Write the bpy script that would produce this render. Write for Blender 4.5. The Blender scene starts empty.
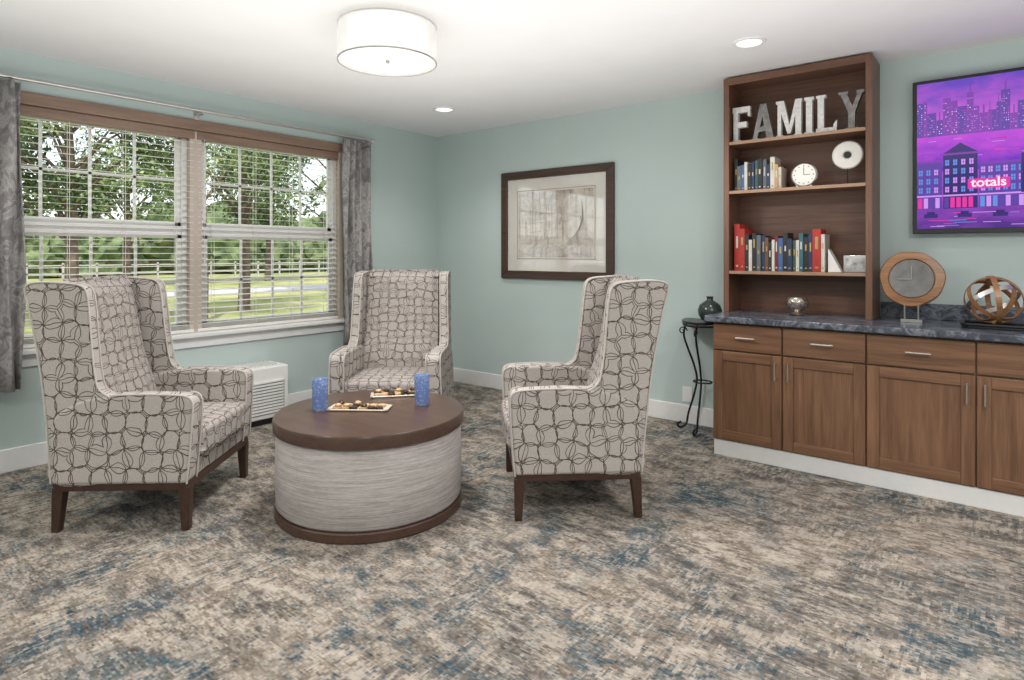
import bpy, bmesh, math, random
from mathutils import Vector, Matrix, noise
random.seed(7)
D=bpy.data; C=bpy.context; S=C.scene
XL=-4.82; YB=4.715; ZC=2.62; XR=3.2; YR=-3.2

# ---------------------------------------------------------------- materials
class M:
    def __init__(s,name,color=(.8,.8,.8),rough=.6,metal=0,spec=.5):
        s.m=D.materials.new(name); s.m.use_nodes=True
        s.t=s.m.node_tree; s.b=s.t.nodes['Principled BSDF']
        s.b.inputs['Base Color'].default_value=(*color,1)
        s.b.inputs['Roughness'].default_value=rough
        s.b.inputs['Metallic'].default_value=metal
        s.b.inputs['Specular IOR Level'].default_value=spec
    def n(s,typ,**k):
        nd=s.t.nodes.new('ShaderNode'+typ)
        for a,v in k.items(): setattr(nd,a,v)
        return nd
    def l(s,a,b): s.t.links.new(a,b)
    def co(s,scale=(1,1,1),rot=(0,0,0),src='Object',loc=(0,0,0)):
        tc=s.n('TexCoord'); mp=s.n('Mapping')
        mp.inputs['Scale'].default_value=scale; mp.inputs['Rotation'].default_value=rot; mp.inputs['Location'].default_value=loc
        s.l(tc.outputs[src],mp.inputs['Vector']); return mp.outputs[0]
    def noise(s,vec,scale=5,detail=3,rough=.5,dist=0):
        nd=s.n('TexNoise'); nd.inputs['Scale'].default_value=scale; nd.inputs['Detail'].default_value=detail
        nd.inputs['Roughness'].default_value=rough; nd.inputs['Distortion'].default_value=dist
        s.l(vec,nd.inputs['Vector']); return nd.outputs['Fac']
    def ramp(s,fac,stops,interp='LINEAR'):
        r=s.n('ValToRGB'); r.color_ramp.interpolation=interp
        e=r.color_ramp.elements
        while len(e)<len(stops): e.new(.5)
        for i,(p,c) in enumerate(stops):
            e[i].position=p; e[i].color=(*c,1) if len(c)==3 else c
        s.l(fac,r.inputs[0]); return r.outputs[0]
    def mix(s,f,a,b,bt='MIX'):
        m=s.n('MixRGB',blend_type=bt)
        for i,v in enumerate((f,a,b)):
            if isinstance(v,(int,float)): m.inputs[i].default_value=v
            elif isinstance(v,tuple): m.inputs[i].default_value=(*v,1)
            else: s.l(v,m.inputs[i])
        return m.outputs[0]
    def math(s,op,a,b=0.):
        m=s.n('Math',operation=op)
        for i,v in enumerate((a,b)):
            if isinstance(v,(int,float)): m.inputs[i].default_value=v
            else: s.l(v,m.inputs[i])
        return m.outputs[0]
    def base(s,c): s.l(c,s.b.inputs['Base Color']); return s
    def bump(s,h,st=.2,d=.01):
        b=s.n('Bump'); b.inputs['Strength'].default_value=st; b.inputs['Distance'].default_value=d
        s.l(h,b.inputs['Height']); s.l(b.outputs[0],s.b.inputs['Normal']); return s
    def emit(s,c,st):
        s.b.inputs['Emission Color'].default_value=(*c,1); s.b.inputs['Emission Strength'].default_value=st; return s

def plain(name,c,rough=.5,metal=0,var=.06,scale=20,bump=0):
    m=M(name,c,rough,metal)
    v=m.co(); f=m.noise(v,scale,3)
    lo=tuple(x*(1-var) for x in c); hi=tuple(min(1,x*(1+var)) for x in c)
    m.base(m.ramp(f,[(.3,lo),(.7,hi)]))
    if bump: m.bump(f,bump,.003)
    return m.m
def wood(name,dark,light,axis='Z',rough=.4,sc=1.):
    m=M(name,light,rough)
    s=[26*sc,26*sc,26*sc]; s['XYZ'.index(axis)]=1.6*sc
    v=m.co(tuple(s)); f=m.noise(v,1,5,.6,.6)
    s2=[160*sc]*3; s2['XYZ'.index(axis)]=5*sc
    f2=m.noise(m.co(tuple(s2)),1,2)
    f3=m.math('ADD',m.math('MULTIPLY',f,.65),m.math('MULTIPLY',f2,.35))
    m.base(m.ramp(f3,[(.30,dark),(.68,light)])); m.bump(f3,.08,.002)
    return m.m

def carpet():
    m=M('carpet_woven',rough=.95,spec=.1)
    tc=m.n('TexCoord')
    def snapped(a,b,scale,loc=(0,0,0)):
        sn=m.n('VectorMath',operation='SNAP'); sn.inputs[1].default_value=(a,b,1)
        m.l(tc.outputs['Object'],sn.inputs[0])
        mp=m.n('Mapping'); mp.inputs['Scale'].default_value=scale; mp.inputs['Location'].default_value=loc
        m.l(sn.outputs[0],mp.inputs['Vector']); return mp.outputs[0]
    sx=m.noise(snapped(.018,.007,(11,42,1)),1,4,.75)
    sy=m.noise(snapped(.007,.018,(42,11,1)),1,4,.75)
    px=m.noise(snapped(.014,.007,(60,90,1)),1,2,.6)
    mid=m.noise(snapped(.014,.010,(4.2,6.5,1),(3,1,0)),1.6,5,.75,.3)
    sel=m.ramp(m.noise(m.co((1.1,1.1,1)),1.5,3,.6),[(.44,(0,0,0)),(.56,(1,1,1))])
    st=m.mix(sel,sx,sy)
    st=m.math('ADD',m.math('MULTIPLY',st,.46),m.math('ADD',m.math('MULTIPLY',px,.18),m.math('MULTIPLY',mid,.36)))
    be=m.ramp(st,[(.43,(.140,.118,.097)),(.468,(.215,.183,.150)),(.50,(.305,.262,.217)),(.55,(.45,.402,.342))])
    gr=m.ramp(st,[(.43,(.075,.070,.066)),(.47,(.130,.119,.108)),(.51,(.205,.184,.160)),(.56,(.39,.348,.297))])
    bl=m.ramp(st,[(.42,(.026,.046,.063)),(.46,(.046,.077,.096)),(.50,(.090,.118,.130)),(.55,(.31,.283,.250))])
    big=m.noise(m.co((.9,1.6,1)),1.5,5,.7,.5)
    big2=m.noise(m.co((1.7,1.1,1),(0,0,.4)),1.3,6,.72,.5)
    k1=m.math('ADD',big,m.math('MULTIPLY',m.math('SUBTRACT',sy,.5),.6))
    f1=m.ramp(k1,[(.45,(0,0,0)),(.54,(1,1,1))])
    k2=m.math('ADD',big2,m.math('MULTIPLY',m.math('SUBTRACT',sx,.5),.9))
    f2=m.ramp(k2,[(.518,(0,0,0)),(.59,(.92,.92,.92))])
    c=m.mix(f1,be,gr); c=m.mix(f2,c,bl)
    m.base(c); m.bump(px,.5,.004)
    return m.m

def fabric_net(name,bg,line,sc1,w):
    """interlocking rounded lattice: outlines of overlapping circles on a loose grid"""
    m=M(name,bg,.9,spec=.15)
    tc=m.n('TexCoord'); sp=m.n('SeparateXYZ'); m.l(tc.outputs['Object'],sp.inputs[0])
    sn=m.n('SeparateXYZ'); m.l(tc.outputs['Normal'],sn.inputs[0])
    side=m.math('GREATER_THAN',m.math('ABSOLUTE',sn.outputs['X']),.62)
    zy=m.math('SUBTRACT',sp.outputs['Z'],sp.outputs['Y'])
    ca=m.n('CombineXYZ'); m.l(sp.outputs['X'],ca.inputs[0]); m.l(zy,ca.inputs[1])
    cb=m.n('CombineXYZ'); m.l(sp.outputs['Y'],cb.inputs[0]); m.l(sp.outputs['Z'],cb.inputs[1])
    v=m.mix(side,ca.outputs[0],cb.outputs[0])
    nz=m.n('TexNoise'); nz.inputs['Scale'].default_value=18; nz.inputs['Detail'].default_value=0; m.l(v,nz.inputs['Vector'])
    vm=m.n('VectorMath',operation='MULTIPLY_ADD'); m.l(nz.outputs['Color'],vm.inputs[0]); vm.inputs[1].default_value=(.020,.020,0); m.l(v,vm.inputs[2])
    ln=None
    for feat in ('F1','F2'):
        vo=m.n('TexVoronoi',feature=feat,voronoi_dimensions='2D'); vo.inputs['Scale'].default_value=sc1; vo.inputs['Randomness'].default_value=.42
        m.l(vm.outputs[0],vo.inputs['Vector'])
        r=m.math('ABSOLUTE',m.math('SUBTRACT',vo.outputs['Distance'],.64))
        l2=m.ramp(r,[(w*sc1*.5,(1,1,1)),(w*sc1,(0,0,0))])
        ln=l2 if ln is None else m.mix(1,ln,l2,'LIGHTEN')
    vo=m.n('TexVoronoi',feature='DISTANCE_TO_EDGE',voronoi_dimensions='2D'); vo.inputs['Scale'].default_value=sc1; vo.inputs['Randomness'].default_value=.42
    m.l(vm.outputs[0],vo.inputs['Vector'])
    ln=m.mix(1,ln,m.ramp(vo.outputs['Distance'],[(w*sc1*.5,(1,1,1)),(w*sc1,(0,0,0))]),'LIGHTEN')
    wv=m.noise(m.co((1,1,1)),260,2)
    b=m.ramp(wv,[(.3,tuple(x*.76 for x in bg)),(.7,tuple(min(1,x*1.12) for x in bg))])
    m.base(m.mix(ln,b,line)); m.bump(wv,.25,.002)
    return m.m

def heather(name):
    m=M(name,rough=.95,spec=.1)
    f=m.noise(m.co((5,5,150)),1,4,.6,.25)
    f2=m.noise(m.co((30,30,220)),1,2)
    a=m.ramp(f,[(.32,(.37,.335,.325)),(.5,(.50,.465,.452)),(.66,(.60,.565,.55))])
    b=m.ramp(f2,[(.3,(.76,.74,.73)),(.65,(1,1,1))])
    m.base(m.mix(.7,a,b,'MULTIPLY')); m.bump(f2,.3,.003); return m.m

def curtain_mat():
    m=M('curtain_fabric',rough=.9,spec=.1)
    f=m.noise(m.co((1,1,.8)),10,4,.6,1.2)
    f2=m.noise(m.co(),120,2)
    c=m.ramp(f,[(.36,(.20,.19,.19)),(.47,(.28,.268,.265)),(.52,(.42,.405,.395)),(.62,(.30,.29,.285))])
    m.base(m.mix(.25,c,m.ramp(f2,[(.3,(.4,.4,.4)),(.7,(1,1,1))]),'MULTIPLY')); return m.m

def stone():
    m=M('counter_stone',rough=.22)
    f=m.noise(m.co(),7,6,.65,1.5); f2=m.noise(m.co(),60,3)
    c=m.ramp(f,[(.3,(.035,.042,.060)),(.48,(.08,.092,.118)),(.55,(.22,.24,.28)),(.60,(.09,.10,.13)),(.68,(.055,.065,.09))])
    m.base(m.mix(.3,c,m.ramp(f2,[(.35,(.3,.3,.3)),(.7,(1,1,1))]),'MULTIPLY')); return m.m

def grass():
    m=M('grass_lawn',rough=.95,spec=.05)
    f=m.noise(m.co(),.35,6,.65); f2=m.noise(m.co(),9,3)
    m.base(m.mix(.4,m.ramp(f,[(.35,(.17,.22,.07)),(.62,(.42,.42,.20))]),m.ramp(f2,[(.3,(.4,.4,.4)),(.7,(1,1,1))]),'MULTIPLY')); return m.m

def leafmat(name,a,b):
    m=M(name,rough=.7,spec=.2)
    f=m.noise(m.co(),1.3,4)
    m.base(m.ramp(f,[(.35,a),(.65,b)])); return m.m

def wallmat():
    m=M('wall_paint_seafoam',rough=.75,spec=.25)
    f=m.noise(m.co(),2,3); f2=m.noise(m.co(),180,2)
    m.base(m.ramp(f,[(.3,(.490,.582,.566)),(.7,(.510,.602,.586))])); m.bump(f2,.06,.002); return m.m

WALL=wallmat()
CEIL=plain('ceiling_paint',(.82,.81,.81),.85,var=.015,scale=3)
WHITE=plain('white_trim_paint',(.80,.80,.79),.45,var=.02)
VINYL=plain('white_vinyl',(.82,.82,.80),.4,var=.02)
SLAT=plain('blind_slat_white',(.80,.78,.74),.5,var=.03)
CASING=wood('window_casing_wood',(.17,.11,.075),(.30,.20,.145),'Y')
JAMB=plain('jamb_tan_paint',(.50,.43,.37),.5)
CAB_V=wood('cabinet_wood_vertical',(.105,.050,.026),(.26,.136,.075),'Z')
CAB_H=wood('cabinet_wood_horizontal',(.105,.050,.026),(.26,.136,.075),'X')
BOOKW=wood('bookcase_wood_horizontal',(.085,.040,.025),(.20,.098,.060),'X')
BOOKV=wood('bookcase_wood_vertical',(.095,.045,.028),(.22,.108,.066),'Z')
DKWOOD=wood('dark_walnut',(.028,.014,.010),(.072,.034,.023),'X',.35)
TOPWOOD=wood('ottoman_top_wood',(.055,.030,.021),(.105,.058,.041),'X',.28)
FRAMEW=wood('picture_frame_wood',(.035,.019,.013),(.085,.047,.033),'X',.4)
LTWOOD=wood('olive_wood_light',(.13,.055,.022),(.42,.21,.09),'X',.35,.8)
NET=fabric_net('chair_fabric_net',(.475,.440,.410),(.085,.064,.056),11.5,.0026)
NET2=fabric_net('chair_fabric_inner',(.42,.385,.36),(.10,.078,.068),14,.0023)
PIPE=plain('chair_piping',(.52,.485,.45),.8)
HEATH=heather('ottoman_heather_fabric')
CURT=curtain_mat()
STONE=stone()
METAL=plain('brushed_nickel',(.62,.60,.58),.28,1,var=.04)
IRON=plain('wrought_iron_black',(.02,.018,.018),.45,.6)
BLACK=plain('black_plastic',(.012,.012,.014),.3)
CARPET=carpet()

# ---------------------------------------------------------------- mesh helpers
COL=S.collection
def link(o,parent=None):
    COL.objects.link(o)
    if parent is not None: o.parent=parent
    return o
def group(name,loc=(0,0,0),rz=0):
    e=D.objects.new(name,None); e.empty_display_size=.1; e.location=loc; e.rotation_euler=(0,0,rz); COL.objects.link(e); return e
def finish(bm,name,mats,parent=None,bevel=0,seg=3,smooth=True,angle=35,loc=None,rot=None):
    me=D.meshes.new(name); bmesh.ops.recalc_face_normals(bm,faces=bm.faces[:]); bm.to_mesh(me); bm.free()
    if not isinstance(mats,(list,tuple)): mats=[mats]
    for m in mats: me.materials.append(m)
    o=D.objects.new(name,me); link(o,parent)
    if loc: o.location=loc
    if rot: o.rotation_euler=rot
    if smooth:
        for p in me.polygons: p.use_smooth=True
        try: me.set_sharp_from_angle(angle=math.radians(angle))
        except Exception: pass
    if bevel:
        b=o.modifiers.new('bevel','BEVEL'); b.width=bevel; b.segments=seg; b.limit_method='ANGLE'; b.angle_limit=math.radians(40)
        b.harden_normals=False
        for p in me.polygons: p.use_smooth=True
        try:
            for a in ('sharp_edge',):
                if a in me.attributes: me.attributes.remove(me.attributes[a])
        except Exception: pass
        w=o.modifiers.new('wn','WEIGHTED_NORMAL'); w.keep_sharp=False
    return o
def bbox(bm,x0,x1,y0,y1,z0,z1,mi=0):
    vs=[bm.verts.new(p) for p in ((x0,y0,z0),(x1,y0,z0),(x1,y1,z0),(x0,y1,z0),(x0,y0,z1),(x1,y0,z1),(x1,y1,z1),(x0,y1,z1))]
    for f in ((0,3,2,1),(4,5,6,7),(0,1,5,4),(1,2,6,5),(2,3,7,6),(3,0,4,7)):
        fc=bm.faces.new([vs[i] for i in f]); fc.material_index=mi
    return vs
def boxes(name,lst,mats,parent=None,bevel=0,seg=2,**k):
    bm=bmesh.new()
    for b in lst: bbox(bm,*b[:6],mi=(b[6] if len(b)>6 else 0))
    return finish(bm,name,mats,parent,bevel,seg,smooth=bool(bevel),**k)
def lathe_bm(bm,prof,n=48,c=(0,0,0),mi=0,mat=None):
    rings=[]
    mat=mat or Matrix.Identity(4)
    for r,z in prof:
        if r<1e-6: rings.append([bm.verts.new(mat@Vector((0,0,z))+Vector(c))])
        else: rings.append([bm.verts.new(mat@Vector((r*math.cos(2*math.pi*i/n),r*math.sin(2*math.pi*i/n),z))+Vector(c)) for i in range(n)])
    for a,b in zip(rings[:-1],rings[1:]):
        for i in range(n):
            j=(i+1)%n
            if len(a)==1 and len(b)==1: continue
            if len(a)==1: f=bm.faces.new((a[0],b[j],b[i]))
            elif len(b)==1: f=bm.faces.new((a[i],a[j],b[0]))
            else: f=bm.faces.new((a[i],a[j],b[j],b[i]))
            f.material_index=mi
def lathe(name,prof,mats,parent=None,n=48,c=(0,0,0),rot=None,**k):
    bm=bmesh.new(); lathe_bm(bm,prof,n,c,0,rot); return finish(bm,name,mats,parent,**k)
def tube_bm(bm,pts,r,n=8,closed=False,mi=0):
    pts=[Vector(p) for p in pts]; L=len(pts); rs=r if isinstance(r,(list,tuple)) else [r]*L
    rings=[]; up=None
    for i,p in enumerate(pts):
        if closed: t=(pts[(i+1)%L]-pts[i-1])
        else: t=pts[min(i+1,L-1)]-pts[max(i-1,0)]
        t.normalize()
        if up is None:
            up=Vector((0,0,1)) if abs(t.z)<.9 else Vector((1,0,0))
        a=t.cross(up); 
        if a.length<1e-5: a=t.cross(Vector((1,.3,0)))
        a.normalize(); b=a.cross(t).normalized(); up=b
        rings.append([bm.verts.new(p+rs[i]*(math.cos(2*math.pi*k/n)*a+math.sin(2*math.pi*k/n)*b)) for k in range(n)])
    R=range(L if closed else L-1)
    for i in R:
        A=rings[i]; B=rings[(i+1)%L]
        for k in range(n):
            f=bm.faces.new((A[k],A[(k+1)%n],B[(k+1)%n],B[k])); f.material_index=mi
    if not closed:
        f=bm.faces.new(rings[0][::-1]); f.material_index=mi
        f=bm.faces.new(rings[-1]); f.material_index=mi
def catmull(pts,sub=5,closed=True):
    out=[]; L=len(pts)
    for i in range(L if closed else L-1):
        g=lambda j: Vector(pts[j%L]) if closed else Vector(pts[max(0,min(L-1,j))])
        p0,p1,p2,p3=g(i-1),g(i),g(i+1),g(i+2)
        for k in range(sub):
            t=k/sub
            out.append(.5*((2*p1)+(-p0+p2)*t+(2*p0-5*p1+4*p2-p3)*t*t+(-p0+3*p1-3*p2+p3)*t**3))
    if not closed: out.append(Vector(pts[-1]))
    return out
def prism_bm(bm,poly,axis,a,b,mi=0):
    def P(p,t):
        if axis=='X': return (t,p[0],p[1])
        if axis=='Y': return (p[0],t,p[1])
        return (p[0],p[1],t)
    A=[bm.verts.new(P(p,a)) for p in poly]; B=[bm.verts.new(P(p,b)) for p in poly]
    bm.faces.new(A).material_index=mi; bm.faces.new(B[::-1]).material_index=mi
    n=len(poly)
    for i in range(n):
        bm.faces.new((A[i],B[i],B[(i+1)%n],A[(i+1)%n])).material_index=mi
    return A+B

# ---------------------------------------------------------------- room shell
WT=.16
wy0,wy1,wz0,wz1=.84,3.47,.75,2.31
boxes('floor',[(XL-WT,XR+WT,YR-WT,YB+WT,-.1,0)],CARPET)
boxes('ceiling',[(XL-WT,XR+WT,YR-WT,YB+WT,ZC,ZC+.15)],CEIL)
boxes('wall_left',[(XL-WT,XL,YR,wy0,0,ZC),(XL-WT,XL,wy1,YB,0,ZC),(XL-WT,XL,wy0,wy1,0,wz0),(XL-WT,XL,wy0,wy1,wz1,ZC)],WALL)
boxes('wall_back',[(XL-WT,XR+WT,YB,YB+WT,0,ZC)],WALL)
boxes('wall_right',[(XR,XR+WT,YR,YB,0,ZC)],WALL)
boxes('wall_front',[(XL-WT,XR+WT,YR-WT,YR,0,ZC)],WALL)
def baseb(name,x0,x1,y0,y1):
    boxes(name,[(x0,x1,y0,y1,0,.145)],WHITE,bevel=.006)
baseb('baseboard_left',XL,XL+.018,YR,YB)
baseb('baseboard_back',XL+.018,-1.56,YB-.018,YB)
baseb('baseboard_right',XR-.018,XR,YR,YB-.7)
baseb('baseboard_front',XL+.018,XR-.018,YR,YR+.018)

# ---------------------------------------------------------------- window
def window():
    g=group('window_1',(XL,0,0))
    boxes('casing_head',[(0.001,.03,wy0-.05,wy1+.05,wz1-.02,wz1+.06)],CASING,g,.004)
    boxes('jamb_liner',[(-WT,.0,wy0,wy0+.02,wz0,wz1),(-WT,0,wy1-.02,wy1,wz0,wz1),(-WT,0,wy0,wy1,wz1-.02,wz1)],JAMB,g)
    boxes('casing_sides',[(.001,.022,wy0-.03,wy0+.03,wz0,wz1-.02),(.001,.022,wy1-.035,wy1+.015,wz0,wz1-.02)],JAMB,g,.003)
    boxes('stool_sill',[(-WT,.07,wy0-.05,wy1+.05,wz0-.03,wz0+.002)],WHITE,g,.006)
    boxes('apron',[(.001,.02,wy0-.03,wy1+.03,wz0-.11,wz0-.03)],WHITE,g,.004)
    ym=(wy0+wy1)/2
    boxes('mullion',[(-.13,.0,ym-.045,ym+.045,wz0,wz1-.02)],JAMB,g,.003)
    for k,(a,b) in enumerate(((wy0+.02,ym-.045),(ym+.045,wy1-.02))):
        L=[]; fw=.035; zm=(wz0+wz1)/2
        L+=[(-.13,-.05,a,a+fw,wz0,wz1-.02),(-.13,-.05,b-fw,b,wz0,wz1-.02),(-.13,-.05,a,b,wz0,wz0+fw),(-.13,-.05,a,b,wz1-.02-fw,wz1-.02)]
        L+=[(-.12,-.06,a+fw,b-fw,zm-.03,zm+.03)]
        for (z0,z1,x) in ((wz0+fw,zm-.03,-.08),(zm+.03,wz1-.02-fw,-.10)):
            L+=[(x,x+.02,a+fw,a+fw+.035,z0,z1),(x,x+.02,b-fw-.035,b-fw,z0,z1),(x,x+.02,a+fw,b-fw,z0,z0+.035),(x,x+.02,a+fw,b-fw,z1-.03,z1)]
            ya=a+fw+.035; yb=b-fw-.035
            for j in (1,2,3):
                y=ya+(yb-ya)*j/4; L.append((x+.004,x+.016,y-.009,y+.009,z0,z1))
            zz=(z0+z1)/2; L.append((x+.004,x+.016,ya,yb,zz-.009,zz+.009))
        boxes('sash_%d'%(k+1),L,VINYL,g)
    return g
window()
def blind(a,b):
    g=group('window_blind',(XL-.02,0,0))
    boxes('headrail',[(-.022,.03,a,b,wz1-.085,wz1-.022)],CASING,g,.004)
    bm=bmesh.new(); z=wz1-.11; tilt=math.radians(4)
    zs=[]
    while z>wz0+.075: zs.append(z); z-=.047
    zs+=[wz0+.062,wz0+.054,wz0+.046,wz0+.038]
    for z in zs:
        dx=.022
        vs=bbox(bm,-dx,dx,a+.008,b-.008,z-.0013,z+.0013)
        for v in vs: v.co.z+=-v.co.x*math.tan(tilt)
    bbox(bm,-.024,.024,a+.006,b-.006,wz0+.006,wz0+.03)
    finish(bm,'slats',SLAT,g,smooth=False)
    bm=bmesh.new()
    for t in (.1,.37,.63,.9):
        y=a+(b-a)*t
        for x in (-.024,.024): bbox(bm,x-.0012,x+.0012,y-.0012,y+.0012,wz0+.03,wz1-.08)
    bbox(bm,.028,.031,a+.05,a+.053,wz0+.5,wz1-.08)
    finish(bm,'ladder_cords',SLAT,g,smooth=False)
ym=(wy0+wy1)/2
blind(wy0+.03,ym-.01); blind(ym+.01,wy1-.03)

# curtains & rod (one hanging set)
CG=group('window_curtains_on_rod',(XL+.115,0,0))
def curtain(nm,y0,y1,folds):
    w=(y1-y0)/2; yc=(y0+y1)/2
    bm=bmesh.new(); NY=folds*12; NZ=14; rows=[]
    for i in range(NZ+1):
        z=.52+(2.405-.52)*i/NZ; row=[]
        for j in range(NY+1):
            t=j/NY; amp=.030+.012*math.sin(t*9)
            x=amp*math.sin(t*folds*2*math.pi+.5*math.sin(i*.35))+.006*math.sin(i*.9+t*17)
            y=yc-w+2*w*t*(1)+.012*math.sin(i*.5+j*.4)
            row.append(bm.verts.new((x,y,z)))
        rows.append(row)
    for i in range(NZ):
        for j in range(NY): bm.faces.new((rows[i][j],rows[i][j+1],rows[i+1][j+1],rows[i+1][j]))
    o=finish(bm,nm,CURT,CG,angle=80)
    s=o.modifiers.new('s','SOLIDIFY'); s.thickness=.004
curtain('drape_1',.60,1.070,5); curtain('drape_2',3.415,3.735,4)
bm=bmesh.new(); rz_=2.425
tube_bm(bm,[(0,.45,rz_),(0,3.74,rz_)],.011,12); tube_bm(bm,[(-.055,.45,rz_+.02),(-.055,3.74,rz_+.02)],.008,10)
for y in (.5,.95,2.16,3.72):
    bbox(bm,-.115,0,y-.008,y+.008,rz_-.022,rz_-.008); bbox(bm,-.115,-.108,y-.02,y+.02,rz_-.05,rz_+.04); bbox(bm,-.063,-.047,y-.006,y+.006,rz_-.022,rz_+.014)
lathe_bm(bm,[(0,-.02),(.016,-.012),(.02,0),(.016,.012),(0,.02)],16,(0,3.75,rz_))
finish(bm,'rods_and_brackets',METAL,CG)

# PTAC unit
g=group('wall_air_conditioner',(XL,0,0))
boxes('cabinet_body',[(.02,.29,1.65,2.76,.05,.46)],WHITE,g,.015)
boxes('kick_base',[(.02,.25,1.68,2.73,0,.05)],BLACK,g)
boxes('intake_recess',[(.286,.2915,1.69,2.72,.085,.345)],plain('recess_grey',(.25,.25,.25),.7),g)
L=[(.288,.302,1.70,2.71,.095+.024*i,.109+.024*i) for i in range(11)]
boxes('intake_louvers',L,VINYL,g)
L=[(.05,.25,1.75+.03*i,1.76+.03*i,.458,.468) for i in range(32)]
boxes('top_grille',L,VINYL,g)

# ---------------------------------------------------------------- wing chairs
def chair(loc,f):
    rz=math.atan2(f[1],f[0])-math.pi/2
    g=group('wing_chair',(loc[0],loc[1],0),rz); g.scale=(.965,.965,1)
    def flare(v):
        k=1-.075*max(0,(v.co.z-.25))
        v.co.x*=k
    wing=[(-.325,.24),(-.345,.45),(-.385,.75),(-.44,1.02),(-.478,1.165),(-.462,1.20),(-.40,1.212),(-.28,1.208),(-.20,1.198),(-.165,1.17),(-.150,1.10),(-.138,.98),(-.126,.86),(-.112,.76),(-.09,.69),(-.02,.645),(.03,.5),(.0,.3),(-.05,.24)]
    arm=[(-.30,.235),(-.33,.50),(-.26,.60),(-.12,.655),(.08,.668),(.27,.664),(.345,.655),(.372,.63),(.375,.58),(.365,.40),(.35,.235)]
    for sgn,sd in ((1,'right'),(-1,'left')):
        bm=bmesh.new()
        o1=[(p.x,p.y) for p in catmull([Vector((a,b,0)) for a,b in wing],4)]
        prism_bm(bm,o1,'X',sgn*.335,sgn*.402)
        for v in bm.verts:
            if v.co.y<-.2: v.co.x-=sgn*.02*(-.2-v.co.y)/.28
            flare(v)
        finish(bm,'wing_'+sd,NET,g,.016,4)
        bm=bmesh.new()
        pts=[Vector((a,b,0)) for a,b in arm]
        o2=[(p.x,p.y) for p in catmull(pts,4,closed=False)]
        prism_bm(bm,o2,'X',sgn*.30,sgn*.408)
        for v in bm.verts: flare(v)
        finish(bm,'arm_'+sd,NET,g,.02,4)
        bm=bmesh.new()
        def pp(pts,xx):
            out=[]
            for a,b in pts:
                x=sgn*xx
                if a<-.2: x-=sgn*.02*(-.2-a)/.28
                x*=1-.075*max(0,b-.25); out.append((x,a,b))
            return out
        w2=[(p.x,p.y) for p in catmull([Vector((a,b,0)) for a,b in wing[0:16]],4,closed=False)]
        tube_bm(bm,pp(w2,.400),.0045,6); tube_bm(bm,pp(w2[14:],.337),.0045,6)
        tube_bm(bm,pp(o2[14:],.406),.0045,6); tube_bm(bm,pp(o2[22:],.302),.0045,6)
        finish(bm,'piping_'+sd,PIPE,g)
    bm=bmesh.new()
    poly=[(-.325,.24),(-.345,.45),(-.385,.75),(-.44,1.02),(-.472,1.15),(-.46,1.195),(-.42,1.205),(-.36,1.195),(-.34,1.15),(-.32,1.0),(-.27,.75),(-.235,.45),(-.235,.24)]
    prism_bm(bm,[(p.x,p.y) for p in catmull([Vector((a,b,0)) for a,b in poly],3)],'X',-.345,.345)
    for v in bm.verts: flare(v)
    finish(bm,'back_panel',NET,g,.01,3)
    bm=bmesh.new()
    poly=[(-.34,1.17),(-.315,1.185),(-.275,1.14),(-.245,1.0),(-.205,.78),(-.15,.62),(-.135,.52),(-.15,.44),(-.25,.42)]
    o=[(p.x,p.y) for p in catmull([Vector((a,b,0)) for a,b in poly],4)]
    NXs=10; rings=[]
    for i in range(NXs+1):
        t=-1+2*i/NXs; xx=.30*t; bulge=1-abs(t)**4
        rings.append([bm.verts.new((xx*(1-.075*max(0,b-.25)),a if a<-.29 else a-.03*(1-bulge)*1.0,b)) for a,b in o])
    for A,B in zip(rings[:-1],rings[1:]):
        for k in range(len(o)): bm.faces.new((A[k],A[(k+1)%len(o)],B[(k+1)%len(o)],B[k]))
    bm.faces.new(rings[0]); bm.faces.new(rings[-1][::-1])
    finish(bm,'back_cushion',NET2,g,angle=60)
    boxes('seat_base',[(-.305,.305,-.30,.345,.235,.34)],NET,g,.015,3)
    bm=bmesh.new(); bbox(bm,-.292,.292,-.22,.380,.335,.475)
    bmesh.ops.subdivide_edges(bm,edges=bm.edges[:],cuts=5,use_grid_fill=True)
    for v in bm.verts:
        if v.co.z>.47:
            v.co.z+=.022*(1-(v.co.x/.292)**4)*(1-((v.co.y-.08)/.305)**4)
        if v.co.y>.375: v.co.y+=.012*(1-(v.co.x/.292)**4)
    finish(bm,'seat_cushion',NET2,g,.028,4)
    boxes('wood_rail',[(-.385,.385,.315,.350,.200,.238),(-.385,.385,-.32,-.285,.200,.238),(-.390,-.355,-.31,.34,.200,.238),(.355,.390,-.31,.34,.200,.238)],DKWOOD,g,.004)
    bm=bmesh.new()
    for sx in (1,-1):
        for yy,sp in ((.325,.006),(-.295,-.015)):
            vs=bbox(bm,sx*.362-.028,sx*.362+.028,yy-.028,yy+.028,0,.215)
            for v in vs:
                if v.co.z<.1:
                    v.co.x=sx*.362+(v.co.x-sx*.362)*.68+sx*.004; v.co.y=yy+(v.co.y-yy)*.68+sp
    finish(bm,'legs',DKWOOD,g,.004,2)
chair((-3.605,1.415),(.756,.655))
chair((-3.525,3.025),(.60,-.80))
chair((-1.932,2.932),(-.735,-.678))

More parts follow.
